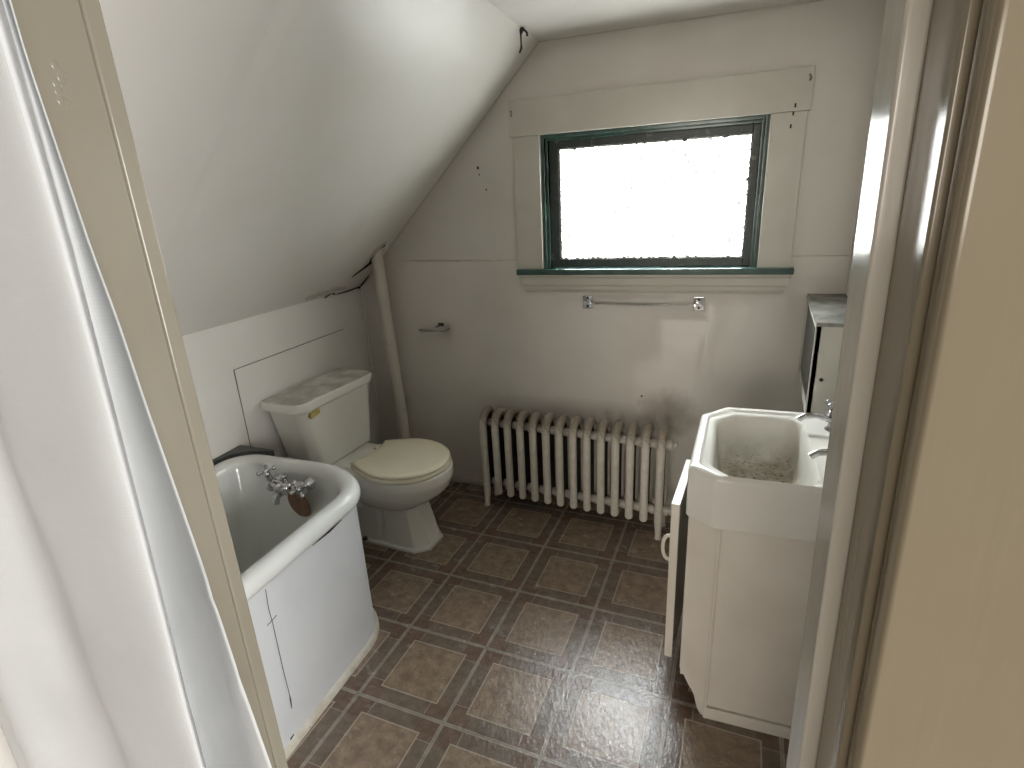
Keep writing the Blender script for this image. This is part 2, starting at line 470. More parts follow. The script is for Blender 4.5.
bm = B(); ribbon(bm, [slope_pt(-1.715, -.014), slope_pt(-1.69, -.012), slope_pt(-1.66, -.010)], [.006, .004, .001], SN, .004)
struct(obj('crack', bm, MT['crack'], CS, smooth=0))
bm = B(); ribbon(bm, [slope_pt(-1.645, -.17), slope_pt(-1.615, -.125), slope_pt(-1.595, -.095), slope_pt(-1.583, -.085)], [.001, .007, .012, .009], SN, .004)
struct(obj('crack', bm, MT['crack'], CS, smooth=0))
bm = B(); ribbon(bm, [slope_pt(-1.590, -.088), slope_pt(-1.572, -.108), slope_pt(-1.545, -.112), slope_pt(-1.518, -.095), slope_pt(-1.506, -.068)], [.004, .0025, .002, .003, .007], SN, .003)
struct(obj('crack', bm, MT['crack'], CS, smooth=0))
bm = B(); ribbon(bm, [slope_pt(-1.700, -.45), slope_pt(-1.690, -.38), slope_pt(-1.696, -.31), slope_pt(-1.690, -.24), slope_pt(-1.694, -.16)], [.003, .010, .015, .012, .002], SN, .008)
struct(obj('plaster_flake', bm, MT['trim'], CS, smooth=0))
bm = B(); ribbon(bm, [slope_pt(-1.605, -.135), slope_pt(-1.56, -.132), slope_pt(-1.515, -.115), slope_pt(-1.490, -.08)], [.003, .009, .010, .005], SN, .005)
struct(obj('plaster_flake', bm, MT['trim'], CS, smooth=0))

# ------------------------------------------------------------------ window
# casing boards
bm = B()
box(bm, -.861, -.024, 1.703, .277, .0, 1.842, .002)
w1 = struct(obj('window_1', bm, MT['trim']))
bm = B(); box(bm, -.852, -.020, 1.145, -.732, 0, 1.7025, .002); struct(obj('side_casing', bm, MT['trim'], w1))
bm = B(); box(bm, .150, -.020, 1.145, .268, 0, 1.7025, .002); struct(obj('side_casing', bm, MT['trim'], w1))
bm = B()
box(bm, -.850, -.048, 1.128, .279, .0, 1.1525, .003)
box(bm, WX0+.002, -.01, 1.128, WX1-.002, .08, 1.1515, .001)
struct(obj('window_sill', bm, MT['green'], w1))
# moulded apron with mitred returns
bm = B()
prof = [(0, 1.127), (-.044, 1.127), (-.044, 1.121), (-.036, 1.110), (-.034, 1.088), (-.033, 1.0845), (-.022, 1.0835), (-.0215, 1.081), (-.024, 1.076), (-.023, 1.062), (-.014, 1.0595), (-.012, 1.050), (-.009, 1.046), (0, 1.045)]
loops = []
for y, z in prof:
    k = (1.127-z)
    loops.append([Vector((-.842+k*.32, y, z)), Vector((.276-k*.34, y, z))])
rows = [[bm.verts.new(p) for p in l] for l in loops]
for a, b_ in zip(rows, rows[1:]): bm.faces.new((a[0], a[1], b_[1], b_[0]))
bm.faces.new([r[0] for r in rows]); bm.faces.new([r[1] for r in rows][::-1])
struct(obj('apron', bm, MT['trim'], w1, smooth=25))
# stepped green reveal: box frame with two stops
def frame(bm, x0, x1, z0, z1, w, y0, y1, bev=.0015, wb=None):
    wb = w if wb is None else wb
    box(bm, x0, y0, z0, x0+w, y1, z1, bev); box(bm, x1-w, y0, z0, x1, y1, z1, bev)
    box(bm, x0+w, y0, z1-w, x1-w, y1, z1, bev)
    if wb: box(bm, x0+w, y0, z0, x1-w, y1, z0+wb, bev)
bm = B()
frame(bm, WX0, WX1, 1.150, WZ1, .014, -.006, .10, wb=0)
frame(bm, WX0+.013, WX1-.013, 1.150, WZ1-.013, .012, .012, .10, wb=0)
struct(obj('window_frame', bm, MT['green'], w1))
bm = B()
box(bm, WX0+.024, .034, 1.153, WX0+.064, .075, WZ1-.024, .003); box(bm, WX1-.052, .034, 1.153, WX1-.024, .075, WZ1-.024, .003)
box(bm, WX0+.064, .034, WZ1-.056, WX1-.052, .075, WZ1-.024, .003); box(bm, WX0+.064, .034, 1.153, WX1-.052, .075, 1.186, .003)
sash = struct(obj('sash', bm, MT['sash'], w1))
bm = B()
frame(bm, WX0+.063, WX1-.051, 1.185, WZ1-.055, .005, .040, .056, .001)
for k in range(70):
    e = random.random()
    if e < .55: x, z = random.uniform(-.66, .08), 1.190+random.uniform(-.004, .004)
    elif e < .75: x, z = random.uniform(-.66, .09), 1.644+random.uniform(-.004, .006)
    else: x, z = random.choice((-.664, .093))+random.uniform(-.004, .004), random.uniform(1.19, 1.63)
    r = random.uniform(.003, .008)
    bmesh.ops.create_icosphere(bm, subdivisions=1, radius=1, matrix=Matrix.Translation((x, .041, z)) @ Matrix.Diagonal((r*1.4, .003, r*.7, 1)))
struct(obj('glazing_putty', bm, MT['putty'], w1))
bm = B(); box(bm, WX0+.058, .068, 1.178, WX1-.046, .073, WZ1-.050)
struct(obj('window_pane', bm, MT['glass'], w1, smooth=0))
# nail holes / screws in the casing and wall
bm = B()
for x, z in ((.226, 1.722), (.222, 1.697), (.218, 1.655)):
    box(bm, x-.003, -.0255 if z > 1.703 else -.0213, z-.007, x+.003, -.019, z+.007, .001)
struct(obj('nail_hole', bm, MT['crack'], w1))
for (x, z) in ((-.848, 1.80), (.262, 1.815)):
    bm = B(); tube(bm, [(x, -.022, z), (x, -.032, z), (x+.004, -.036, z-.010), (x+.002, -.030, z-.018)], .0035, 8)
    struct(obj('curtain_hook', bm, MT['putty'], w1))
bm = B()
for x, z, w, h in ((-1.024, 1.593, .004, .006), (-1.02, 1.565, .0025, .003), (-.285, .573, .005, .003), (-.99, 1.50, .003, .003)):
    box(bm, x-w, -.0045, z-h, x+w, .001, z+h, .001)
struct(obj('nail_hole', bm, MT['crack'], bpy.data.objects['wall_back']))

# ------------------------------------------------------------------ radiator
RL = (-.585, -.165, 0); RA = -.0775
rad = thing('cast_iron_radiator', 'white cast iron column radiator with dusty top under the window', 'radiator', RL, RA)
NS, SP = 14, .0645
def section_bm():
    bm = B()
    zt = .472; zb = .085; dy = .052
    # front and rear columns, rounded bottoms, joined by an arch on top
    for s in (-1, 1):
        pts, rr = [], []
        for k in range(6):
            a = k/5*PI/2
            pts.append((0, s*dy, zb-.014*math.cos(a)+.0)); rr.append(max(.002, .0180*math.sin(a)))
        pts.append((0, s*dy, .30)); rr.append(.0175)
        pts.append((0, s*dy, zt-.03)); rr.append(.0180)
        tube(bm, pts, rr, 12)
    arch = []; ar = []
    for k in range(13):
        a = PI*k/12
        arch.append((0, -dy*math.cos(a), zt-.032+.052*math.sin(a)**.8)); ar.append(.0180+.002*math.sin(a))
    tube(bm, arch, ar, 12)
    # web added between the columns, coloured dark for the shade in the gaps
    for v in box(bm, -.008, -dy, .085, .008, dy, .47):
        for f in v.link_faces: f.material_index = 1
    # nipples
    for z in (.432, .112):
        lathe(bm, [(.002, -SP/2-.001), (.021, -SP/2-.001), (.023, -SP/2+.006), (.019, -SP/2+.012), (.019, SP/2-.012), (.023, SP/2-.006), (.021, SP/2+.001), (.002, SP/2+.001)], 14,
              Matrix.Translation((0, 0, z)) @ Matrix.Rotation(PI/2, 4, 'Y'))
    return bm
proto = obj('section', section_bm(), [MT['rad'], MT['radshade']], rad, smooth=50)
proto.location = ((0-(NS-1)/2)*SP, 0, 0)
for i in range(1, NS):
    c = proto.copy(); COL.objects.link(c); c.parent = rad
    c.location = ((i-(NS-1)/2)*SP, 0, 0)
for sx in (-1, 1):
    for sy in (-1, 1):
        bm = B(); x = sx*(NS-1)/2*SP
        tube(bm, [(x, sy*.052, .12), (x, sy*.052, .075), (x+sx*.002, sy*.055, .02), (x+sx*.003, sy*.056, .0)], [.0178, .0170, .0130, .0145], 12)
        obj('leg', bm, MT['rad'], rad)
bm = B(); x = (NS-1)/2*SP
lathe(bm, [(.004, 0), (.022, 0), (.022, .02), (.013, .024), (.013, .04), (.004, .042)], 14, Matrix.Translation((x+SP/2-.012, 0, .432)) @ Matrix.Rotation(PI/2, 4, 'Y'))
tube(bm, [(x+SP/2+.024, 0, .432), (x+SP/2+.026, 0, .455)], [.006, .004], 8)
obj('air_valve', bm, MT['rad'], rad)
bm = B()
tube(bm, [(x+SP/2-.01, 0, .112), (x+SP/2+.035, 0, .112), (x+SP/2+.052, .0, .10), (x+SP/2+.055, 0, .0)], .013, 12)
lathe(bm, [(.004, 0), (.019, 0), (.019, .016), (.004, .016)], 6, Matrix.Translation((x+SP/2+.008, 0, .112)) @ Matrix.Rotation(PI/2, 4, 'Y'))
obj('supply_pipe', bm, MT['rad'], rad)

# ------------------------------------------------------------------ vent pipe
PT, PB = Vector((-1.553, -.075, 1.262)), Vector((-1.513, -.075, .0))
vp = thing('vent_pipe', 'white painted pipe rising from behind the toilet into the sloped ceiling', 'pipe', tuple(PB))
bm = B(); d = PT-PB
tube(bm, [Vector(), d*.3, d*.7, d*1.025], [.031, .031, .029, .028], 20)
obj('pipe_shaft', bm, MT['pipe'], vp, smooth=60)

# ------------------------------------------------------------------ toilet
TL = (-1.692, -.536, 0); TA = math.radians(-4.0)
wc = thing('toilet', 'white close coupled toilet with cream closed lid beside the bathtub', 'toilet', TL, TA)
def rrloop(x0, x1, hw, ch_f, ch_b, z, seg=4):
    """rounded plan rectangle, x0 back .. x1 front, half width hw; chamfer-like corners"""
    out = []
    for cx, cy, r, a0 in ((x1, hw, ch_f, 0), (x0, hw, ch_b, 90), (x0, -hw, ch_b, 180), (x1, -hw, ch_f, 270)):
        ox = cx-r if cx == x1 else cx+r; oy = cy-r if cy > 0 else cy+r
        for k in range(seg+1):
            a = math.radians(a0+90*k/seg)
            out.append(Vector((ox+r*math.cos(a), oy+r*math.sin(a), z)))
    return out
def rr(x0, x1, hw, cf, cb, z, seg=4, oy=0):
    return [p+Vector((0, oy, 0)) for p in rrloop(x0, x1, hw, cf, cb, z, seg)]
TO = -.030
bm = B()
loft(bm, [rr(.030, .178, .176, .045, .02, .396, 4, -.014), rr(.022, .188, .188, .045, .02, .406, 4, -.014), rr(.010, .200, .226, .045, .02, .688, 4, TO)], True, True)
tank = obj('tank', bm, MT['porcelain'], wc, smooth=40)
bm = B()
loft(bm, [rr(.006, .205, .232, .05, .02, .686, 3, TO), rr(-.004, .214, .244, .055, .02, .692, 3, TO), rr(-.004, .216, .247, .055, .02, .718, 3, TO), rr(.0, .211, .242, .053, .02, .7275, 3, TO), rr(.012, .196, .226, .05, .02, .731, 3, TO)], True, True)
obj('tank_lid', bm, MT['tanklid'], wc, smooth=40)
bm = B()
prism(bm, [(.199, TO-.184, .678), (.199, TO-.184, .654), (.199, TO-.134, .664), (.199, TO-.134, .682)], (.012, 0, 0))
lathe(bm, [(.002, 0), (.013, 0), (.013, .012), (.002, .014)], 14, Matrix.Translation((.197, TO-.176, .666)) @ Matrix.Rotation(PI/2, 4, 'Y'))
fh = obj('flush_lever', bm, MT['yellow'], wc); fh['label'] = 'yellowed flush lever'
# bowl outline, counter-clockwise from the tip
def seat_outline(cx, rf, hw, xb, hb, z, n=40, sag=.0):
    pts = []
    for k in range(n+1):
        a = -PI/2 + PI*k/n
        pts.append((cx+rf*math.cos(a), hw*math.sin(a)))
    # taper to the back on the +y side, then back edge, then up the -y side
    m = 10
    side = []
    for k in range(1, m):
        t = k/m
        x = cx-(cx-xb)*t; y = hb+(hw-hb)*math.cos(t*PI/2)
        side.append((x, y))
    backp = [(xb+sag*(1-(2*k/8-1)**2), hb*(1-2*k/8)) for k in range(9)]
    pts += side + backp + [(x, -y) for x, y in side[::-1]]
    return [Vector((x, y, z)) for x, y in pts]
def grow(lp, k, z):
    c = Vector((.46, 0, z))
    return [Vector(((p.x-c.x)*k+c.x, p.y*k, z)) for p in lp]
o0 = lambda z, k=1.0: grow(seat_outline(.475, .212, .182, .235, .11, z), k, z)
bm = B()
def bowl_loop(z, cx, rf, hw, xb, hb): return seat_outline(cx, rf, hw, xb, hb, z)
loft(bm, [bowl_loop(.205, .40, .135, .098, .21, .07), bowl_loop(.22, .402, .152, .110, .20, .08), bowl_loop(.25, .42, .187, .142, .19, .09), bowl_loop(.288, .445, .210, .166, .19, .10),
          bowl_loop(.315, .462, .216, .177, .19, .105), bowl_loop(.345, .470, .216, .180, .19, .108), bowl_loop(.352, .472, .219, .184, .19, .11), bowl_loop(.388, .472, .219, .185, .19, .112),
          bowl_loop(.394, .472, .213, .179, .195, .108)], True, True)
obj('bowl', bm, MT['porcelain'], wc, smooth=50)
bm = B()
loft(bm, [rrloop(.03, .30, .105, .03, .02, .20), rrloop(.02, .30, .115, .03, .02, .34), rrloop(.015, .31, .125, .03, .02, .375), rrloop(.015, .31, .125, .03, .02, .394), rrloop(.02, .305, .12, .03, .02, .399)], True, True)
obj('rear_deck', bm, MT['porcelain'], wc, smooth=40)
# faceted pedestal with spreading foot
def oct_loop(x0, x1, hw, c, z):
    return [Vector(p+(z,))+Vector((0, .022, 0)) for p in ((x1, hw-c), (x1-c*1.1, hw), (x0+c, hw), (x0, hw-c), (x0, -hw+c), (x0+c, -hw), (x1-c*1.1, -hw), (x1, -hw+c))]
bm = B()
loft(bm, [oct_loop(.30, .582, .094, .05, .012), oct_loop(.31, .576, .091, .048, .022), oct_loop(.33, .560, .086, .045, .10), oct_loop(.335, .535, .077, .04, .205), oct_loop(.335, .53, .076, .04, .25)], True, True)
bmesh.ops.bevel(bm, geom=[e for e in bm.edges if abs(e.verts[0].co.z-e.verts[1].co.z) > .01], offset=.006, segments=2, affect='EDGES')
obj('pedestal', bm, MT['porcelain'], wc, smooth=25)
bm = B()
loft(bm, [oct_loop(.08, .586, .104, .052, 0), oct_loop(.08, .586, .104, .052, .012), oct_loop(.09, .578, .096, .049, .018)], True, True)
obj('foot_plate', bm, MT['porcelain'], wc, smooth=25)
bm = B()
loft(bm, [rr(.10, .36, .085, .03, .03, .012, 4, .012), rr(.10, .36, .075, .03, .03, .10, 4, .012), rr(.08, .36, .080, .03, .03, .24, 4, .008)], True, True)
obj('trapway', bm, MT['porcelain'], wc, smooth=50)
bm = B(); lathe(bm, [(.012, 0), (.012, .008), (.008, .014), (.002, .016)], 12, Matrix.Translation((.27, -.085, .017)))
obj('bolt_cap', bm, MT['darkmetal'], wc)
bm = B()
so = lambda k, z: grow(seat_outline(.475, .208, .189, .285, .120, z), k, z)
loft(bm, [so(.985, .3955), so(1.0, .399), so(1.0, .409), so(.985, .413)], True, True)
obj('seat', bm, MT['cream'], wc, smooth=50)
bm = B()
lo = lambda k, z: grow(seat_outline(.475, .206, .187, .292, .116, z, sag=.028), k, z)
loft(bm, [lo(.985, .4145), lo(1.0, .418), lo(1.0, .424), lo(.975, .430), lo(.90, .4325), lo(.6, .434)], True, True)
obj('seat_lid', bm, MT['cream'], wc, smooth=50)
for s in (-1, 1):
    bm = B(); tube(bm, [(.276, s*.080-.02, .407), (.276, s*.080+.02, .407)], .008, 10)
    obj('hinge', bm, MT['cream'], wc)

# ------------------------------------------------------------------ bathtub
tub_loc = (-1.37, -1.60, 0)
tub = thing('bathtub', 'white built in bathtub with rolled rim behind the left doorway post', 'bathtub', tub_loc)
TX0, TX1, TY0, TY1 = -1.700, -1.042, Y_A+.006, -.955
def tub_loop(ins, z, far=0):
    out = []
    x0, x1, y0, y1 = TX0+ins, TX1-ins, TY0+ins, TY1-ins-far
    for sx, sy, rx, ry, a0 in ((1, 1, .27, .21, 0), (-1, 1, .14, .12, 90), (-1, -1, .06, .06, 180), (1, -1, .06, .06, 270)):
        rx2 = max(rx-ins*.8, .03); ry2 = max(ry-ins*.8, .03)
        cx = x1-rx2 if sx > 0 else x0+rx2; cy = y1-ry2 if sy > 0 else y0+ry2
        for k in range(13):
            a = math.radians(a0+90*k/12)
            out.append(Vector((cx+rx2*math.cos(a), cy+ry2*math.sin(a), z)))
    return out
prof = [(.026, .508), (.010, .511), (.003, .518), (0, .531), (.003, .546), (.011, .558), (.023, .565), (.038, .565), (.052, .559), (.061, .547), (.067, .530), (.076, .48), (.104, .36), (.120, .24), (.145, .17), (.185, .135), (.25, .122)]
prof = [(i, z+.024*min(1, z/.5)) for i, z in prof]
bm = B(); loft(bm, [tub_loop(i, z, max(0, (.5-z))*.18) for i, z in prof], False, True)
sub(tub, 'basin', bm, MT['enamel'], tub_loc, smooth=60)
# skirt follows the rim, straight side then round the corner
path = [(TX1-.022, TY0+.01)]
cx, cy, rx, ry = TX1-.27, TY1-.21, .248, .205
for k in range(17):
    a = math.radians(100*k/16); path.append((cx+rx*math.cos(a), cy+ry*math.sin(a)-.018))
path += [(-1.55, -.962)]
def pathsheet(bm, path, t, z0, z1, zt=None):
    pts = [Vector((x, y, 0)) for x, y in path]; ins = []
    for i, p in enumerate(pts):
        d = (pts[min(i+1, len(pts)-1)]-pts[max(i-1, 0)]).normalized()
        ins.append(Vector((d.y, -d.x, 0)))     # outward normal (right of travel)
    loops = []
    for i, p in enumerate(pts):
        o = p+ins[i]*t
        loops.append([Vector((p.x, p.y, z0)), Vector((o.x, o.y, z0)), Vector((o.x, o.y, z1)), Vector((p.x, p.y, z1))])
    loft(bm, loops, True, True)
bm = B(); pathsheet(bm, path, .006, 0, .535); sub(tub, 'skirt_panel', bm, MT['panel'], tub_loc, smooth=40)
bm = B()
pts = [Vector((x, y, 0)) for x, y in path]; loops = []
for i, p in enumerate(pts):
    d = (pts[min(i+1, len(pts)-1)]-pts[max(i-1, 0)]).normalized(); n = Vector((d.y, -d.x, 0))
    loops.append([p+n*o+Vector((0, 0, z)) for o, z in ((.005, 0), (.020, 0), (.019, .008), (.014, .016), (.007, .021), (.005, .021))])
loft(bm, loops, True, True)
q = sub(tub, 'base_moulding', bm, MT['oldtrim'], tub_loc, smooth=40); q['label'] = 'dirty quarter round moulding along the floor'
xs = TX1-.0155
for pts, wd in (([(xs, -1.528, .52), (xs, -1.532, .46), (xs, -1.530, .42), (xs, -1.531, .25), (xs, -1.529, .16)], [.0003, .0005, .0004, .0006, .0005]),
                ([(xs, -1.529, .16), (xs, -1.530, .14), (xs, -1.532, .115)], [.0008, .0020, .0008]),
                ([(xs, -1.548, .42), (xs, -1.512, .424)], [.0006, .0008]),
                ([(xs, -1.34, .528), (xs, -1.26, .526), (xs, -1.20, .529)], [.0005, .0035, .0005]),
                ([(xs, -1.56, .028), (xs, -1.545, .03)], [.003, .002])):
    bm = B(); ribbon(bm, pts, wd, (1, 0, 0), .0012)
    bmesh.ops.remove_doubles(bm, verts=bm.verts, dist=.0002)
    q = sub(tub, 'panel_seam', bm, MT['crack'], tub_loc, smooth=0); q['label'] = 'dark broken seam in the skirt'
# faucet on the far end wall of the bath
FY = -1.064
bm = B()
def ell(bm, c, r): bmesh.ops.create_icosphere(bm, subdivisions=3, radius=1, matrix=Matrix.Translation(c) @ Matrix.Diagonal((*r, 1)))
tube(bm, [(-1.475, FY-.028, .498), (-1.405, FY-.032, .497), (-1.335, FY-.028, .500)], [.018, .021, .018], 14)
for x in (-1.468, -1.338):
    tube(bm, [(x, FY+.012, .498), (x, FY-.03, .498)], [.024, .016], 14)
ell(bm, (-1.47, FY-.03, .498), (.025, .024, .026)); ell(bm, (-1.40, FY-.045, .503), (.029, .026, .027)); ell(bm, (-1.34, FY-.03, .502), (.024, .024, .026))
ell(bm, (-1.43, FY-.04, .494), (.018, .018, .020))
fa = sub(tub, 'mixer_tap', bm, MT['chrome'], tub_loc, smooth=60)
bm = B(); tube(bm, [(-1.405, FY-.045, .49), (-1.425, FY-.062, .475), (-1.432, FY-.066, .448)], [.013, .013, .012], 12)
sub(fa, 'spout', bm, MT['chrome'], tub_loc, smooth=60)
def crosshandle(bm, c, axis, r=.026):
    """four-arm cross handle whose stem points along axis"""
    q = Vector((0, 0, 1)).rotation_difference(Vector(axis).normalized()).to_matrix().to_4x4()
    mt = Matrix.Translation(c) @ q
    lathe(bm, [(.009, -.04), (.008, -.012), (.012, -.008), (.012, .004), (.006, .010), (.002, .011)], 14, mt)
    for k in range(4):
        a = PI/4+k*PI/2; d = Vector((math.cos(a), math.sin(a), 0))
        tube(bm, [mt @ (d*.006), mt @ (d*r*.8), mt @ (d*r)], [.0055, .0065, .004], 10)
        bmesh.ops.create_icosphere(bm, subdivisions=2, radius=.0085, matrix=Matrix.Translation(mt @ (d*r)))
bm = B(); crosshandle(bm, (-1.468, FY-.045, .560), (-.05, -.25, 1)); tube(bm, [(-1.47, FY-.03, .50), (-1.468, FY-.042, .55)], .011, 10)
sub(fa, 'cross_handle', bm, MT['chrome'], tub_loc, smooth=60)
bm = B(); crosshandle(bm, (-1.322, FY-.062, .518), (.35, -.9, .25)); tube(bm, [(-1.338, FY-.03, .502), (-1.325, FY-.055, .515)], .010, 10)
sub(fa, 'cross_handle', bm, MT['chrome'], tub_loc, smooth=60)
bm = B(); tube(bm, [(-1.405, FY-.03, .50), (-1.40, FY-.04, .545)], [.012, .009], 10); ell(bm, (-1.40, FY-.042, .548), (.015, .015, .009))
sub(fa, 'diverter_knob', bm, MT['chrome'], tub_loc, smooth=60)
bm = B(); lathe(bm, [(.002, 0), (.044, 0), (.046, .003), (.042, .006), (.002, .008)], 26, Matrix.Translation((-1.380, FY-.012, .425)) @ Matrix.Rotation(PI/2+.18, 4, 'X') @ Matrix.Diagonal((1, 1.35, 1, 1)))
q = sub(tub, 'overflow_plate', bm, MT['rust'], tub_loc, smooth=40); q['label'] = 'rust brown oval overflow plate'

for q in (fa, bpy.data.objects['overflow_plate']): q.location += Vector((.040, .004, .044))

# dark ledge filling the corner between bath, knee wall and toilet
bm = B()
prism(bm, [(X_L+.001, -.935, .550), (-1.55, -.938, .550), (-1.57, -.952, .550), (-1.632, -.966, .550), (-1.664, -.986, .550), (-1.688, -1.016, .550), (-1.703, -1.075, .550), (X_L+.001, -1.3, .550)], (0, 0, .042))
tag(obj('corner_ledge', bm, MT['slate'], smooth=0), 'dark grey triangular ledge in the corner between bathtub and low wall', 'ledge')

# ------------------------------------------------------------------ vanity + sink
VL = (.22, -.87, 0)
van = thing('vanity_cabinet', 'cream painted vanity cabinet with door ajar standing under the sink', 'cabinet', VL)
P1, P2, P3, P4, P5 = (.462, -1.113), (.048, -1.111), (-.028, -1.062), (-.018, -.70), (.055, -.628)
P6 = (.462, -.628)
def wallpanel(bm, a, b, z0, z1, t):
    a = Vector((*a, 0)); b = Vector((*b, 0)); d = (b-a).normalized(); n = Vector((-d.y, d.x, 0))  # inward is left of travel? set by sign of t
    prism(bm, [a+Vector((0, 0, z0)), b+Vector((0, 0, z0)), b+Vector((0, 0, z1)), a+Vector((0, 0, z1))], n*t)
bm = B()
wallpanel(bm, P1, P2, .044, .652, -.016); sub(van, 'side_panel', bm, MT['vanity'], VL, smooth=0)
bm = B(); wallpanel(bm, P5, P6, 0, .652, -.016); sub(van, 'side_panel', bm, MT['vanity'], VL, smooth=0)
bm = B(); box(bm, .050, -1.117, 0, .462, -1.099, .040, .002); sub(van, 'base_rail', bm, MT['vanity'], VL)
# canted corner panels with a scrolled foot
def canted(a, b):
    bm = B(); A = Vector((*a, 0)); D = Vector((*b, 0))-A
    sc = [(1, 0), (.86, 0), (.74, .010), (.66, .030), (.60, .048), (.50, .062), (.35, .074), (.18, .094), (0, .112)]
    pts = [A+D*t+Vector((0, 0, z)) for t, z in sc] + [A+Vector((0, 0, .652)), A+D+Vector((0, 0, .652))]
    n = Vector((-D.y, D.x, 0)).normalized()
    if n.x < 0: n = -n
    prism(bm, pts, n*.018)
    return bm
sub(van, 'corner_panel', canted(P3, P2), MT['vanity'], VL, smooth=0)
sub(van, 'corner_panel', canted(P4, P5), MT['vanity'], VL, smooth=0)
bm = B(); tube(bm, [(P2[0]+.002, P2[1]-.001, .0), (P2[0]+.002, P2[1]-.001, .64)], .005, 8); sub(van, 'corner_bead', bm, MT['vanity'], VL)
bm = B()
box(bm, -.026, -1.06, .612, -.006, -.70, .652, .002); box(bm, -.026, -1.06, .085, -.006, -.70, .112, .002)
box(bm, -.026, -1.06, .10, -.006, -1.02, .63, .002); box(bm, -.026, -.72, .10, -.006, -.70, .63, .002)
sub(van, 'face_frame', bm, MT['vanity'], VL)
bm = B(); prism(bm, [Vector((*p, .09)) for p in ((.45, -1.10), (.055, -1.10), (-.006, -1.055), (-.004, -.70), (.06, -.64), (.45, -.64))], (0, 0, .016)); box(bm, .06, -1.08, 0, .075, -.66, .09)
sub(van, 'cabinet_floor', bm, MT['oldtrim'], VL, smooth=0)
# door, ajar, hinged at the far side
HX, HY = -.030, -.690
DA = math.atan2(-.024, .290)
dw = .296
bm = B(); box(bm, -.024, -dw, .066, 0.0, 0, .614, .002)
box(bm, -.030, -dw+.05, .12, -.022, -.05, .55, .003)
door = obj('door', bm, MT['vanity'], van); door.location = (HX-VL[0], HY-VL[1], 0); door.rotation_euler = (0, 0, DA)
bm = B()
hp = []
for k in range(11):
    a = PI*k/10; hp.append((-.024-.022*math.sin(a)**.7, -dw+.022, .452-.042*math.cos(a)))
tube(bm, hp, .0055, 10)
for z in (.410, .494): lathe(bm, [(.010, 0), (.010, .004), (.004, .006)], 12, Matrix.Translation((-.022, -dw+.022, z)) @ Matrix.Rotation(-PI/2, 4, 'Y'))
h = obj('door_handle', bm, MT['vanity'], door)
for z in (.15, .52):
    bm = B(); tube(bm, [(0.002, .004, z-.025), (.002, .004, z+.025)], .005, 8); obj('hinge', bm, MT['chrome'], door)

# sink
SLc = (.215, -.87, .64)
sink = thing('washbasin', 'white enamel washbasin with cut corners and debris in its bowl on the vanity', 'sink', SLc)
def corner_loop(cs, z, r=.006, seg=3):
    out = []; n = len(cs)
    for i in range(n):
        p = Vector(cs[i]); a = (Vector(cs[i-1])-p); b = (Vector(cs[(i+1) % n])-p)
        rr = min(r, a.length*.45, b.length*.45)
        pa = p+a.normalized()*rr; pb = p+b.normalized()*rr
        for k in range(seg+1):
            t = k/seg
            q = pa*(1-t)**2+p*2*t*(1-t)+pb*t*t
            out.append(Vector((q.x, q.y, z)))
    return out
OUT = [(.465, -1.124), (.030, -1.124), (-.036, -1.078), (-.016, -.702), (.057, -.620), (.462, -.620), (.465, -.63), (.465, -1.114)]
OUT = [(.455, -1.124), (.030, -1.124), (-.036, -1.078), (-.016, -.702), (.057, -.620), (.455, -.620), (.465, -.63), (.465, -1.114)]
INN = [(.236, -1.098), (.068, -1.098), (.018, -1.040), (.026, -.735), (.082, -.672), (.242, -.668), (.278, -.705), (.272, -1.066)]
def inset(cs, d, c=None):
    cx = sum(p[0] for p in cs)/len(cs); cy = sum(p[1] for p in cs)/len(cs)
    hx = (max(p[0] for p in cs)-min(p[0] for p in cs))/2; hy = (max(p[1] for p in cs)-min(p[1] for p in cs))/2
    return [((p[0]-cx)*(1-d/hx)+cx, (p[1]-cy)*(1-d/hy)+cy) for p in cs]
def lerp(a, b, t): return [(p[0]*(1-t)+q[0]*t, p[1]*(1-t)+q[1]*t) for p, q in zip(a, b)]
bm = B()
loops = [corner_loop(inset(OUT, .016), .655), corner_loop(inset(OUT, .014), .643), corner_loop(inset(OUT, .002), .6405), corner_loop(OUT, .645), corner_loop(OUT, .772), corner_loop(inset(OUT, .002), .780), corner_loop(inset(OUT, .008), .7855),
         corner_loop(lerp(OUT, INN, .40), .7865, .014), corner_loop(lerp(OUT, INN, .52), .784, .016), corner_loop(lerp(OUT, INN, .60), .7795, .018), corner_loop(lerp(OUT, INN, .85), .7785, .02),
         corner_loop(INN, .775, .022), corner_loop(inset(INN, .006), .766, .024), corner_loop(inset(INN, .010), .74, .028), corner_loop(inset(INN, .018), .66, .034), corner_loop(inset(INN, .030), .632, .04), corner_loop(inset(INN, .075), .622, .03)]
loft(bm, loops, False, True)
sub(sink, 'basin', bm, MT['sink'], (0, 0, 0), smooth=40)
bpy.data.objects[sink.children[0].name].location = Vector((0, 0, 0))-Vector(SLc)
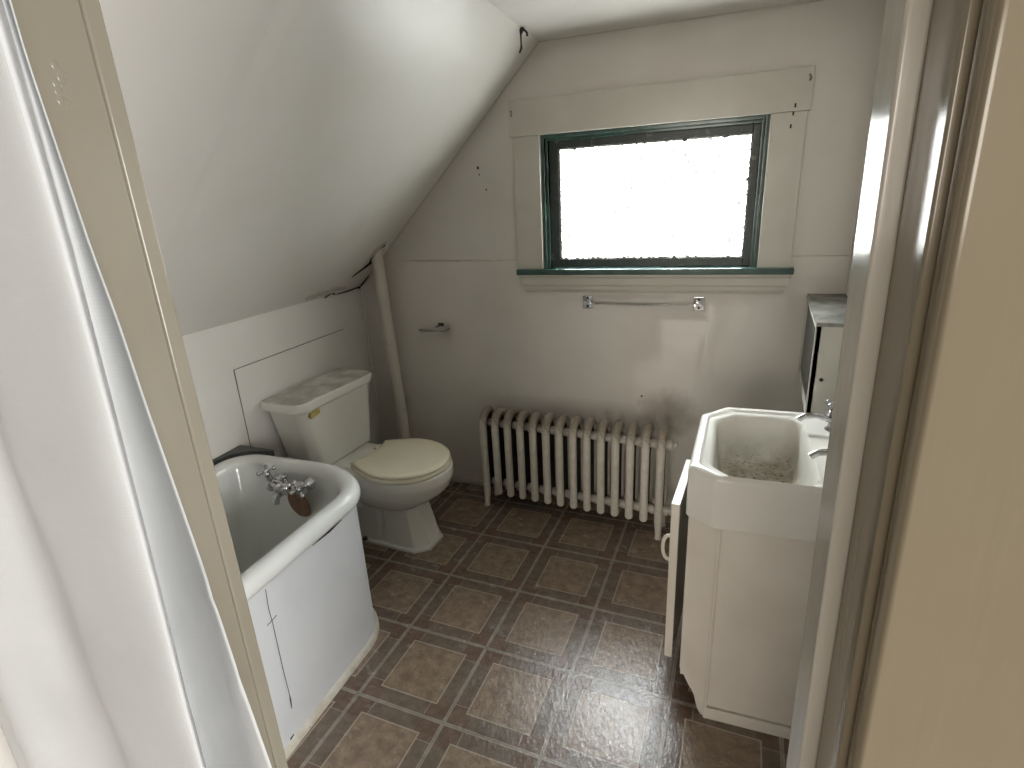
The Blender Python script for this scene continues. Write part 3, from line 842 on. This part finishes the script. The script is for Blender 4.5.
# raised tap deck along the wall
bm = B(); box(bm, .440, -1.10, .775, .466, -.64, .83, .006, 3)
sub(sink, 'splash_ledge', bm, MT['sink'], SLc)
def tap(y):
    bm = B()
    lathe(bm, [(.022, .0), (.022, .006), (.015, .012), (.013, .045), (.017, .05), (.017, .06), (.008, .066)], 16, Matrix.Translation((.345, y, .777)))
    t = sub(sink, 'tap', bm, MT['chrome'], SLc, smooth=50)
    bm = B(); tube(bm, [(.345, y, .808), (.30, y-.004, .822), (.268, y-.006, .818), (.252, y-.007, .806)], [.011, .009, .0085, .009], 12)
    sub(t, 'spout', bm, MT['chrome'], SLc, smooth=60)
    bm = B(); crosshandle(bm, (.345, y, .857), (0, 0, 1), .024)
    sub(t, 'cross_handle', bm, MT['chrome'], SLc, smooth=60)
tap(-.735); tap(-.985)

# ------------------------------------------------------------------ wall cabinet
CL = (.40, -.27, .735)
cab = thing('wall_cabinet', 'small white cabinet with dark open front and dusty top behind the sink', 'cabinet', CL)
cz0, cz1 = .735, 1.036
CX0, CX1, CXR = .343, .304, .469      # left face at the back wall / near end
def cxy(y): return CX0+(CX1-CX0)*(-y/.53)
bm = B()
prism(bm, [(cxy(-.53), -.53, cz0), (CXR, -.53, cz0), (CXR, -.53, cz1), (cxy(-.53), -.53, cz1)], (0, .014, 0))
sub(cab, 'side_panel', bm, MT['trim'], CL, smooth=0)
bm = B(); prism(bm, [(cxy(-.004), -.004, cz0), (CXR, -.004, cz0), (CXR, -.004, cz1), (cxy(-.004), -.004, cz1)], (0, -.014, 0))
sub(cab, 'side_panel', bm, MT['trim'], CL, smooth=0)
bm = B(); prism(bm, [(cxy(-.004)-.003, -.004, cz1), (CXR, -.004, cz1), (CXR, -.534, cz1), (cxy(-.534)-.003, -.534, cz1)], (0, 0, .012))
sub(cab, 'top', bm, MT['dustytop'], CL, smooth=0)
bm = B(); prism(bm, [(cxy(-.004), -.004, cz0), (CXR, -.004, cz0), (CXR, -.53, cz0), (cxy(-.53), -.53, cz0)], (0, 0, .012))
sub(cab, 'bottom', bm, MT['trim'], CL, smooth=0)
bm = B()
def strip(y0, y1, z0, z1, t, off=0):
    prism(bm, [(cxy(y0)-off, y0, z0), (cxy(y1)-off, y1, z0), (cxy(y1)-off, y1, z1), (cxy(y0)-off, y0, z1)], (t, 0, 0))
strip(-.004, -.53, cz1-.010, cz1, .016, .003); strip(-.004, -.53, cz0, cz0+.014, .016, .003); strip(-.004, -.022, cz0, cz1, .016, .003); strip(-.518, -.53, cz0, cz1, .016, .003)
sub(cab, 'front_frame', bm, MT['trim'], CL, smooth=0)
bm = B(); strip(-.012, -.492, cz0+.01, cz1-.01, .006, -.004)
q = sub(cab, 'sliding_panel', bm, MT['black'], CL, smooth=0); q['label'] = 'dark greenish sliding panel'
bm = B(); strip(-.012, -.52, cz0+.008, cz1-.008, .01, -.045)
q = sub(cab, 'inner_back', bm, MT['flatblack'], CL, smooth=0); q['label'] = 'black inner back'
bm = B(); lathe(bm, [(.005, 0), (.006, .006), (.003, .008)], 10, Matrix.Translation((cxy(-.53)+.03, -.53, .865)) @ Matrix.Rotation(PI/2, 4, 'X'))
sub(cab, 'catch', bm, MT['darkmetal'], CL)

# ------------------------------------------------------------------ towel bar, soap holder, ceiling wire
TBL = (-.297, 0, 1.003)
tb = thing('towel_bar', 'clear towel rod between two small chrome plates under the window', 'towel bar', TBL)
for x in (-.532, -.061):
    bm = B(); box(bm, x-.022, -.010, .974, x+.022, -.002, 1.032, .003, 2)
    pl = sub(tb, 'mounting_plate', bm, MT['chrome'], TBL)
    for z in (.985, 1.021):
        bm = B()
        lathe(bm, [(.0055, 0), (.0055, .0015)], 12, Matrix.Translation((x, -.0098, z)) @ Matrix.Rotation(PI/2, 4, 'X'))
        sub(pl, 'screw_hole', bm, MT['crack'], TBL)
    bm = B(); box(bm, x-.014, -.026, .997, x+.014, -.009, 1.009, .003, 2, Matrix.Translation((x, 0, 1.003)) @ Matrix.Rotation(.6, 4, 'Y') @ Matrix.Translation((-x, 0, -1.003)))
    sub(pl, 'rod_clip', bm, MT['chrome'], TBL)
bm = B(); tube(bm, [(-.52, -.019, 1.001), (-.073, -.019, .998)], .0055, 12)
q = sub(tb, 'rod', bm, MT['acrylic'], TBL, smooth=60); q['label'] = 'clear plastic rod'

SHL = (-1.287, 0, .864)
sh = thing('soap_dish', 'small chrome soap dish fixed to the back wall beside the pipe', 'soap dish', SHL)
bm = B(); box(bm, SHL[0]-.004, -.012, .868, SHL[0]+.026, -.002, .888, .003); box(bm, SHL[0]-.008, -.05, .866, SHL[0]+.016, -.008, .876, .003)
sub(sh, 'bracket', bm, MT['darkmetal'], SHL)
bm = B()
ring = [Vector((SHL[0]+.076*math.copysign(abs(math.cos(a))**.6, math.cos(a)), -.062+.042*math.copysign(abs(math.sin(a))**.6, math.sin(a)), .868)) for a in [2*PI*k/36 for k in range(37)]]
tube(bm, ring, .0036, 8, False)
sub(sh, 'tray_rim', bm, MT['chrome'], SHL)
bm = B()
def srect(k, z): return [Vector((SHL[0]+(p.x-SHL[0])*k, -.062+(p.y+.062)*k, z)) for p in ring[:-1]]
loft(bm, [srect(.95, .8745), srect(.90, .8745), srect(.84, .869), srect(.5, .867), srect(.5, .853), srect(.88, .855), srect(.95, .864)], True, True)
sub(sh, 'tray', bm, MT['porcelain'], SHL)

WLc = (-.725, -.215, 2.043)
bm = B()
tube(bm, [(0, 0, .006), (0, 0, -.004), (-.004, 0, -.02), (-.003, -.004, -.05), (-.004, 0, -.062), (-.012, 0, -.078)], [.012, .009, .0035, .003, .0045, .0035], 8)
tube(bm, [(0, 0, -.002), (.012, -.004, -.008), (.022, -.006, -.018), (.022, -.006, -.028)], [.006, .004, .004, .005], 8)
tube(bm, [(0, 0, -.002), (-.015, .0, -.003), (-.03, .002, -.002)], [.004, .002, .001], 8)
tag(obj('ceiling_wire', bm, MT['darkmetal'], loc=WLc), 'stub of black wire sticking out where ceiling meets the slope', 'wire')

# ------------------------------------------------------------------ curtain in the hall, at the left of the doorway
def interp(z, tab):
    if z >= tab[0][0]: (z0, a), (z1, b) = tab[0], tab[1]
    elif z <= tab[-1][0]: (z0, a), (z1, b) = tab[-2], tab[-1]
    else:
        for (z0, a), (z1, b) in zip(tab, tab[1:]):
            if z1 <= z <= z0: break
    return a+(b-a)*(z-z0)/(z1-z0)
EDGE = [(1.95, -.496), (1.613, -.495), (1.577, -.495), (1.512, -.490), (1.435, -.484), (1.374, -.476), (1.305, -.471), (1.14, -.455), (.99, -.444), (.869, -.432), (.2, -.375)]
FOLD = [(1.95, -.440), (1.594, -.440), (1.506, -.441), (1.438, -.442), (1.321, -.448), (1.168, -.457), (1.013, -.468), (.904, -.473), (.2, -.51)]
bm = B()
rows = []
NZ, NU = 90, 64
for i in range(NZ+1):
    z = 1.95-(1.95-.12)*i/NZ
    e = interp(z, EDGE); f = interp(z, FOLD)
    wr = .004*math.sin(z*9)+.002*math.sin(z*23+1)
    row = []
    # plan control points: hem edge (behind) -> valley behind the front fold -> front fold ridge -> long soft body to the left
    te, tf = -e/.319, -f/.279
    cp = [(te, .319), (te*.7+tf*.3, .3215), (te*.35+tf*.65+wr, .321), (tf+.005, .316), (tf+.022, .304), (tf+.012, .292), (tf, .282), (tf+.01, .270), (tf+.045, .262)]
    ctl = [(-a*d, YC+d) for a, d in cp]
    ctl += [(ctl[-1][0]-.035, -2.158+wr*.3), (f-.12+wr, -2.148), (f-.16, -2.135+wr), (f-.20, -2.128), (f-.25, -2.145+wr), (f-.30, -2.16), (f-.35, -2.14), (f-.42, -2.13)]
    P = [Vector((x, y, z)) for x, y in ctl]
    seg = len(P)-1
    for k in range(NU+1):
        s = k/NU*seg; j = min(int(s), seg-1); t = s-j
        p0, p1, p2, p3 = P[max(j-1, 0)], P[j], P[j+1], P[min(j+2, seg)]
        q = .5*((2*p1)+(p2-p0)*t+(2*p0-5*p1+4*p2-p3)*t*t+(3*p1-p0-3*p2+p3)*t**3)
        q.z = z
        # horizontal packing creases on the hem strip
        if k < 14:
            for zc, a in ((.985, .0018), (1.10, .0012)):
                zz = z-zc-(q.x-e)*.9
                q.y -= a*math.exp(-(zz/.008)**2)
        row.append(q)
    rows.append(row)
loft(bm, rows, closed=False)
cu = obj('shower_curtain', bm, MT['curtain'], smooth=180)
sm = cu.modifiers.new('Solidify', 'SOLIDIFY'); sm.thickness = .0012
tag(cu, 'white waffle fabric curtain hanging in folds at the left of the doorway', 'curtain')

# ------------------------------------------------------------------ camera
cam = bpy.data.cameras.new('Camera'); co = bpy.data.objects.new('Camera', cam); COL.objects.link(co)
R = [[0.9397791424465571, 0.33820513666960506, -0.049319863672465596], [0.06417249771641037, -0.31634021114309585, -0.94647280011142], [-0.3357038188034419, 0.886310417598807, -0.3189934007100313]]
m3 = Matrix((R[0], [-v for v in R[1]], [-v for v in R[2]])).transposed()
co.matrix_world = Matrix.Translation((0, -2.4191083, 1.458472)) @ m3.to_4x4()
cam.sensor_width = 36; cam.lens = 551.1696/1024*36; cam.clip_start = .01
SC.camera = co

# ------------------------------------------------------------------ light
w = bpy.data.worlds.new('World'); SC.world = w; w.use_nodes = True
bg = w.node_tree.nodes['Background']; bg.inputs[0].default_value = (1.0, .95, .87, 1); bg.inputs[1].default_value = .05
def area(name, loc, target, size, power, color, size_y=None):
    l = bpy.data.lights.new(name, 'AREA'); l.energy = power; l.color = color; l.size = size
    if size_y: l.shape = 'RECTANGLE'; l.size_y = size_y
    o = bpy.data.objects.new(name, l); COL.objects.link(o); o.location = loc
    o.rotation_euler = (Vector(target)-Vector(loc)).to_track_quat('-Z', 'Y').to_euler()
    return o
area('window_skylight', (-.6, 1.7, 2.75), (-.25, 0, 1.42), 2.4, 2250, (.95, .98, 1.0), 1.6)
area('hall_side_light', (3.0, -3.55, 1.2), (-.4, -2.0, 1.0), 1.8, 150, (1.0, .985, .96), 1.5)
area('hall_back_light', (-.5, -12.0, 1.9), (-.3, -1.0, 1.0), 5, 330, (1.0, .92, .82), 2.5)

SC.view_settings.view_transform = 'Standard'; SC.view_settings.look = 'None'
SC.view_settings.exposure = .52; SC.view_settings.gamma = 1; SC.view_settings.use_curve_mapping = False
SC.cycles.caustics_reflective = False; SC.cycles.caustics_refractive = False
